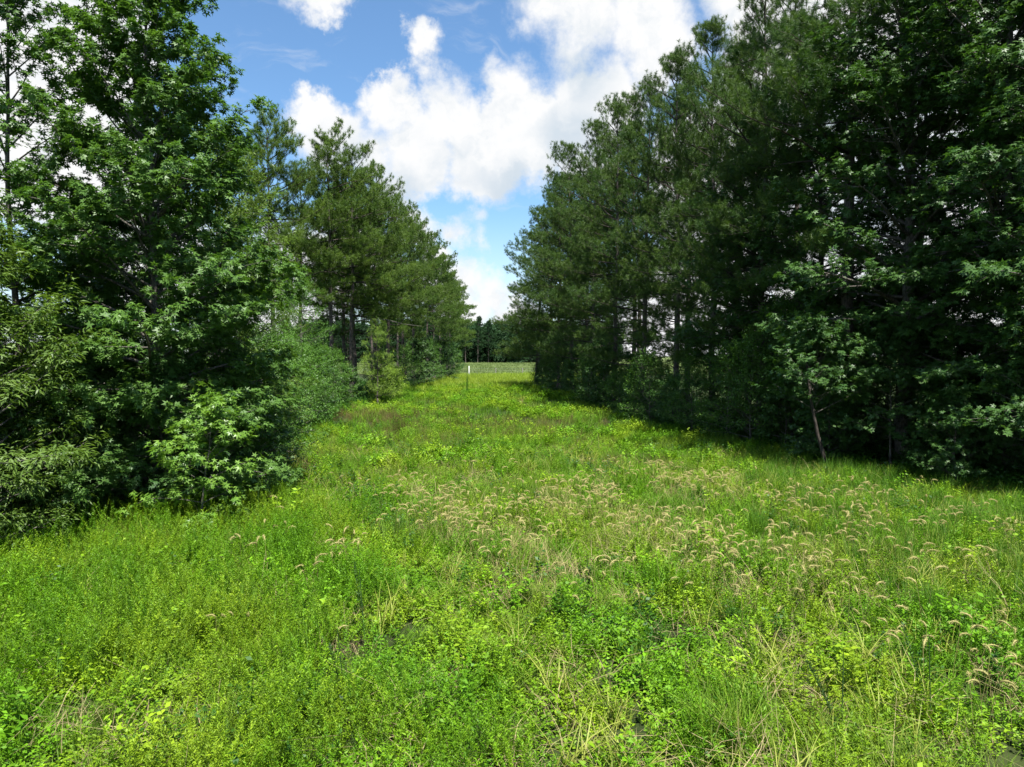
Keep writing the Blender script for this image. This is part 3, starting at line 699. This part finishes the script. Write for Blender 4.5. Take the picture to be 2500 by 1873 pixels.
def foxtail(rng, n, h, spread):
    """arching stems with drooping bristly heads"""
    V, F, Tn = [], [], []; o = 0
    for i in range(n):
        a = rng.uniform(0, 6.283); r = spread * math.sqrt(rng.uniform()); b = np.array([r * math.cos(a), r * math.sin(a), 0])
        az = rng.normal(0.2, .9) + (math.pi if rng.uniform() < .35 else 0); out = np.array([math.cos(az), math.sin(az), 0]); hh = h * rng.uniform(.75, 1.1); hl = rng.uniform(.11, .17)
        pts = [b + out * (.10 * u * u * hh) + [0, 0, hh * u] for u in np.linspace(0, 1, 5)]
        d = norm(pts[-1] - pts[-2])
        hp = [pts[-1]]
        for k in range(5):
            d = norm(d + out * .34 + [0, 0, -.30]); hp.append(hp[-1] + d * hl / 5)
        T = Tubes(); T.add(pts, np.full(5, .0022), 3); T.add(hp, (.003, .008, .009, .008, .006, .001), 5)
        v = np.concatenate(T.V); f = np.concatenate(T.F) + o; V.append(v); F.append(f); Tn.append(np.concatenate([np.full(15, .1), np.full(30, .5)])); o += len(v)
        N = 90; u = rng.uniform(0, .98, N) * 5; ii = u.astype(int); fr = (u - ii)[:, None]; hp = np.array(hp)
        p = hp[ii] * (1 - fr) + hp[ii + 1] * fr; dd = norm(norm(hp[ii + 1] - hp[ii]) * .8 + rng.normal(0, .6, (N, 3)))
        sd = norm(np.cross(dd, rng.normal(0, 1, (N, 3)))) * .0011
        v = np.stack([p - sd, p + sd, p + dd * .024 + sd, p + dd * .024 - sd], 1).reshape(-1, 3)
        V.append(v); F.append(np.arange(4 * N).reshape(-1, 4) + o); Tn.append(np.full(4 * N, .8)); o += 4 * N
    return np.concatenate(V), [np.concatenate(F)], np.concatenate(Tn)

def scatter(name, srcs, x, y, s, mat_list, label, cat, seed, tilt=.12, zoff=0.0, drift=0):
    """one object of uncountable plants: points carrying rotation, size and kind, clumps instanced on them"""
    rng = np.random.default_rng(seed); n = len(x)
    me = bpy.data.meshes.new(name); me.vertices.add(n)
    co = np.stack([x, y, gz_np(x, y) + zoff], 1).astype(np.float32); me.vertices.foreach_set('co', co.ravel())
    a = me.attributes.new('turn', 'FLOAT_VECTOR', 'POINT')
    a.data.foreach_set('vector', np.stack([rng.normal(0, tilt, n), rng.normal(0, tilt, n), rng.uniform(0, 6.283, n)], 1).astype(np.float32).ravel())
    a = me.attributes.new('size', 'FLOAT', 'POINT'); a.data.foreach_set('value', np.asarray(s, np.float32))
    pk = rng.integers(0, len(srcs), n)
    if drift: pk = np.where(rng.uniform(size=n) < .75, np.floor((fieldn(x, y, drift, seed * 1.3) + 2) * 1.25 * len(srcs)).astype(int) % len(srcs), pk)
    a = me.attributes.new('pick', 'INT', 'POINT'); a.data.foreach_set('value', pk.astype(np.int32))
    o = link(name, me); tag(o, label, cat, kind='stuff')
    g = bpy.data.node_groups.new(name, 'GeometryNodeTree')
    g.interface.new_socket('Geometry', in_out='INPUT', socket_type='NodeSocketGeometry'); g.interface.new_socket('Geometry', in_out='OUTPUT', socket_type='NodeSocketGeometry')
    N = g.nodes; Lk = g.links.new
    gi = N.new('NodeGroupInput'); go = N.new('NodeGroupOutput'); inst = N.new('GeometryNodeInstanceOnPoints'); jn = N.new('GeometryNodeJoinGeometry')
    for so in reversed(srcs):
        oi = N.new('GeometryNodeObjectInfo'); oi.inputs['Object'].default_value = so; oi.inputs['As Instance'].default_value = True
        Lk(oi.outputs['Geometry'], jn.inputs[0])
    Lk(gi.outputs[0], inst.inputs['Points']); Lk(jn.outputs[0], inst.inputs['Instance']); inst.inputs['Pick Instance'].default_value = True
    def named(nm, dt):
        q = N.new('GeometryNodeInputNamedAttribute'); q.data_type = dt; q.inputs['Name'].default_value = nm
        return [s_ for s_ in q.outputs if s_.enabled][0]
    e2r = N.new('FunctionNodeEulerToRotation'); Lk(named('turn', 'FLOAT_VECTOR'), e2r.inputs[0]); Lk(e2r.outputs[0], inst.inputs['Rotation'])
    Lk(named('size', 'FLOAT'), inst.inputs['Scale']); Lk(named('pick', 'INT'), inst.inputs['Instance Index'])
    Lk(inst.outputs[0], go.inputs[0])
    md = o.modifiers.new('scatter', 'NODES'); md.node_group = g
    return o
def src(name, data, mat):
    V, F, T = data; return bpy.data.objects.new(name, mesh_np(name, V, F, mat, T))

g_ = np.random.default_rng(77)
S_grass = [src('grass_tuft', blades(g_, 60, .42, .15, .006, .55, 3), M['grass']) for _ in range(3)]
S_tall = [src('tall_grass_tuft', blades(g_, 60, .62, .14, .005, .45, 3), M['lush']) for _ in range(3)]
S_forb = [src('forb_clump', leafy(g_, 14, .40, .18, 34, .034, NARROW, .6), M['forb']) for _ in range(3)] + [src('forb_clump', leafy(g_, 11, .32, .17, 22, .036, OVAL, .4), M['forb']), src('forb_clump', leafy(g_, 8, .42, .2, 16, .062, OVAL, .3), M['forb']), src('forb_clump', leafy(g_, 9, .50, .16, 40, .050, NARROW, .9), M['forb'])]
S_feather = [src('feathery_clump', leafy(g_, 10, .70, .16, 90, .030, NARROW, .8), M['forb']) for _ in range(3)]
S_carpet = [src('low_clump', leafy(g_, 16, .16, .24, 14, .036, OVAL, .3), M['forb']) for _ in range(2)] + [src('low_clump', blades(g_, 70, .20, .22, .006, .8, 2), M['grass'])]
S_weed = [src('weed_clump', leafy(g_, 7, .42, .14, 14, .060, OVAL, .35), M['weed']) for _ in range(3)]
S_brown = [src('dry_tuft', blades(g_, 45, .55, .14, .005, .35, 3), M['brown']) for _ in range(2)]
S_pale = [src('pale_tuft', blades(g_, 26, .50, .16, .006, .7, 3), M['straw']) for _ in range(2)]
S_broad = [src('broad_tuft', blades(g_, 24, .52, .10, .013, .8, 4), M['pale']) for _ in range(3)]
S_thatch = [src('thatch_tuft', blades(g_, 36, .30, .30, .006, 1.6, 2), M['thatch']) for _ in range(2)]
S_past = [src('pasture_tuft', blades(g_, 30, .5, .8, .05, .6, 2), M['pasture']) for _ in range(2)]
S_fox = [src('foxtail_clump', foxtail(g_, n_, .56, .22), M['straw']) for n_ in (1, 2, 3, 4)]
S_far = [src('far_tuft', blades(g_, 40, .50, .28, .014, .5, 2), M['grass']) for _ in range(3)]
S_farforb = [src('far_forb', leafy(g_, 16, .42, .30, 16, .075, OVAL, .5), M['forb']) for _ in range(2)] + [src('far_weed', leafy(g_, 12, .5, .28, 16, .08, OVAL, .4), M['weed'])]
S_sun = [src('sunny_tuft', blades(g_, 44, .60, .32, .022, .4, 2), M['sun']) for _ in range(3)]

r_ = np.random.default_rng(101)
def edge_l(y): return np.interp(y, [4, 9, 11, 15, 22, 30, 45, 60, 115], [-14, -10, -8.6, -6.0, -7.0, -8.2, -9.6, -9.4, -9.5])
def edge_r(y): return np.interp(y, [4, 12, 15, 19.5, 25, 30, 45, 60, 72, 74, 115], [16, 13, 11.0, 8.8, 7.6, 6.6, 4.8, 3.6, 2.9, 9, 14])
def cand(n, y0, y1, pad=0.4):
    y = np.sqrt(r_.uniform(y0 * y0, y1 * y1, n)); hw_ = .74 * y + .8
    x = r_.uniform(-1, 1, n) * hw_
    k = (x > edge_l(y) - pad) & (x < edge_r(y) + pad)
    return x[k], y[k]
def fieldn(x, y, s, ph): return np.sin(x * s + ph) * np.sin(y * s * .8 + ph * 1.7) + .6 * np.sin(x * s * 2.3 + y * s * 1.1 + ph * 2.1) + .4 * np.sin(y * s * 3.1 - x * s * 1.7 + ph)
def hum(x, y): return 1.0 + .34 * fieldn(x, y, 1.3, .7) * .6 + .34 * fieldn(x, y, 3.4, 1.9) * .5     # hummocks
x, y = cand(11500, 4.0, 30); k = (r_.uniform(size=len(x)) < np.interp(y, [4, 12, 20, 30], [1, 1, .6, .5])) & (fieldn(x, y, 2.3, 8.0) > -1.35); x, y = x[k], y[k]
scatter('low_plants', S_carpet, x, y, r_.uniform(.8, 1.4, len(x)), None, 'low carpet of small green leaves on the ground of the clearing', 'weeds', 11, .15)
x, y = cand(11000, 4.2, 30); k = (r_.uniform(size=len(x)) < np.interp(y, [4, 11, 18, 30], [1, .8, .5, .4])) & (fieldn(x, y, 1.7, 4.0) > -.75); x, y = x[k], y[k]
scatter('meadow_forbs', S_forb, x, y, r_.uniform(.65, 1.15, len(x)) * hum(x, y), None, 'low bright green leafy weeds covering the foreground of the clearing', 'weeds', 1, .2, drift=.9)
x, y = cand(6000, 4.2, 20); k = (fieldn(x, y, .45, .3) - .25 * x - .1 * (y - 7) > .6); x, y = x[k], y[k]
scatter('feathery_weeds', S_feather, x, y, r_.uniform(.6, 1.15, len(x)), None, 'fresh green feathery weeds in the left foreground', 'weeds', 12, .2)
x, y = cand(10000, 4.2, 32); k = r_.uniform(size=len(x)) < .5 + .35 * np.sign(fieldn(x, y, .5, 1.0)); x, y = x[k], y[k]
scatter('meadow_grass', S_grass, x, y, r_.uniform(.6, 1.2, len(x)) * hum(y, x), None, 'green meadow grass growing between the weeds of the clearing', 'grass', 2, .2)
x, y = cand(7000, 8, 34); k = (x > 3.4 + 1.2 * np.sin(y)) & (x > .33 * y); x, y = x[k], y[k]
scatter('tall_grass', S_tall, x, y, r_.uniform(.7, 1.1, len(x)), None, 'fine taller grass on the right side of the clearing', 'grass', 3, .12)
x, y = cand(3600, 4.3, 34); k = fieldn(x, y, .8, 3.3) > .5; x, y = x[k], y[k]
scatter('broadleaf_weeds', S_weed, x, y, r_.uniform(.7, 1.25, len(x)), None, 'dark green broad-leaved weeds in patches among the grass', 'weeds', 4, .2)
x, y = cand(7500, 18, 46); k = (fieldn(x, y, .45, 2.2) > -.3) & (x < 4.5) & (np.abs(y - 30 - fieldn(x, y, .3, 1.1) * 4) < 9); x, y = x[k], y[k]
scatter('dry_grass', S_brown, x, y, r_.uniform(.6, 1.1, len(x)), None, 'brownish seeding grass in the middle of the clearing', 'grass', 5, .12)
yy = r_.uniform(9, 78, 9000); side_ = r_.uniform(size=9000) < .5; dx = r_.uniform(0, 8, 9000)
xx = np.where(side_, edge_l(yy) - dx, np.minimum(edge_r(yy), 13) + dx); k = np.abs(xx) < .78 * yy + 1; xx, yy = xx[k], yy[k]
scatter('undergrowth', [S_farforb[2]] + S_weed, xx, yy, r_.uniform(.6, 1.3, len(xx)), None, 'leafy undergrowth on the shaded floor below the trees', 'weeds', 15, .2)
x, y = cand(1500, 4.3, 22); k = (fieldn(x, y, 1.0, 6.1) + .08 * x > .3); x, y = x[k], y[k]
scatter('arching_grass', S_broad, x, y, r_.uniform(.6, 1.2, len(x)), None, 'pale arching broad-bladed grass tufts in the foreground', 'grass', 16, .2)
x, y = cand(1500, 4.2, 24); scatter('thatch', S_thatch, x, y, r_.uniform(.7, 1.3, len(x)), None, 'dead straw-coloured thatch lying in gaps of the meadow', 'dead grass', 17, .3, .02)
# foxtails and pale grass drift
x, y = cand(12000, 6.5, 19); w_ = np.exp(-((x - 1.8) / 3.2) ** 2 - ((y - 12.0) / 3.2) ** 2) * np.clip(.45 + .5 * fieldn(x, y, .9, 5.0), .03, 1.2); k = r_.uniform(size=len(x)) < w_ * .35; x, y = x[k], y[k]
scatter('pale_grass', S_pale, x, y, r_.uniform(.6, 1.1, len(x)), None, 'pale yellowing grass in the middle of the foreground', 'grass', 13, .3)
x, y = cand(9000, 6.5, 19); w_ = np.exp(-((x - 2.2) / 3.4) ** 2 - ((y - 12.0) / 3.0) ** 2) * np.clip(.35 + .5 * fieldn(x, y, .9, 5.0), .02, 1.2); k = r_.uniform(size=len(x)) < w_ * .75; fx, fy = x[k], y[k]
fx = np.concatenate([fx, r_.uniform(3.7, 5.4, 22), r_.uniform(3, 8, 45)]); fy = np.concatenate([fy, r_.uniform(5.4, 7.6, 22), r_.uniform(9, 16, 45)])
scatter('foxtail_grass', S_fox, fx, fy, r_.uniform(.8, 1.15, len(fx)), None, 'drooping tan foxtail seed heads above the grass', 'seed heads', 6, .15)
# middle and far grass
x, y = cand(16000, 24, 74); k = r_.uniform(size=len(x)) < np.interp(y, [24, 34, 50, 74], [.4, .7, .7, .5]); x, y = x[k], y[k]
scatter('far_grass', S_far, x, y, r_.uniform(.5, 1.05, len(x)) * hum(x, y), None, 'grass in the middle distance of the clearing', 'grass', 7, .15)
x, y = cand(14000, 20, 74); k = (fieldn(x, y, .6, 2.9) > -.1) & ((np.abs(y - 29) > 7) | (r_.uniform(size=len(x)) < .35) | (x > 3.5)); x, y = x[k], y[k]
scatter('mid_weeds', S_farforb[:2], x, y, r_.uniform(.6, 1.15, len(x)) * hum(x, y), None, 'leafy green weeds in the middle distance of the clearing', 'weeds', 14, .2)
x, y = cand(9000, 62, 113); k = (y > 68 + 4 * np.sin(x)) | (r_.uniform(size=len(x)) < .4); x, y = x[k], y[k]
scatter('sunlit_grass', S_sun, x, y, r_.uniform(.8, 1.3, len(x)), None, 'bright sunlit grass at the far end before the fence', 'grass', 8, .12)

x = r_.uniform(-60, 60, 7000); y = 118 + r_.uniform(size=7000) ** 1.5 * 170
scatter('pasture_grass', S_past, x, y, r_.uniform(.5, 1.3, 7000), None, 'short grass of the open pasture beyond the fence', 'grass', 18, .1, .1)

# ------------------------------------------------------------------ single plants one can point to
def clump(name, data, mat, x, y, s, label, cat='grass clump', group=None):
    V, F, T = data; o = link(name, mesh_np(name, V, F, mat, T)); o.location = (x, y, gz(x, y)); o.scale = (s, s, s); return tag(o, label, cat, group)
clump('grass_clump', blades(g_, 150, 1.05, .26, .008, .2, 3), M['tuft'], -4.4, 27.5, 1.0, 'dark brownish tuft of upright grass in the middle of the clearing')
clump('grass_clump', blades(g_, 110, 1.7, .40, .012, .16, 3), M['lush'], -7.0, 47.5, 1.0, 'tall upright green grass clump near the left pines')
clump('grass_clump', blades(g_, 30, 2.4, .16, .02, .08, 3), M['weed'], -3.6, 57, 1.0, 'thin tall stalks rising from the sunlit grass near the fence')
clump('dry_plant', blades(g_, 22, 1.0, .12, .03, .5, 3), M['straw'], 0.55, 44, 1.0, 'pale dry plant standing beside the shadow of the right row', 'plant')
def stalk(x, y, h, label):
    V, F, T = leafy(g_, 1, h, .01, 130, .045, NARROW, 1.1); tb = Tubes(); tb.add([(0, 0, -.1), (0, 0, h * .5), (0, 0, h)], (.008, .006, .003), 5)
    e = bpy.data.objects.new('weed_stalk', None); COL.objects.link(e); e.location = (x, y, gz(x, y)); e.rotation_euler = (g_.normal(0, .06), g_.normal(0, .06), 0)
    tag(e, label, 'weed', 'tall dark weed stalks')
    link('stem', tb.mesh('stem', M['stalk']), e); c = link('leaves', mesh_np('leaves', V, F, M['stalk'], T), e); c['kind'] = 'stuff'
for (x, y, h, l) in [(3.55, 5.9, .8, 'dark feathery weed stalk in the bottom right corner'), (2.7, 5.7, .7, 'dark weed stalk at the bottom right, left of the corner one'), (-1.55, 7.4, .85, 'dark weed stalk in the grass left of centre'),
                     (-1.4, 5.9, .8, 'dark weed stalk near the bottom centre'), (1.0, 9.0, .6, 'dark weed stalk among the foxtails'), (-4.4, 12.2, 1.2, 'tall weed stalk in front of the sapling on the left')]: stalk(x, y, h, l)
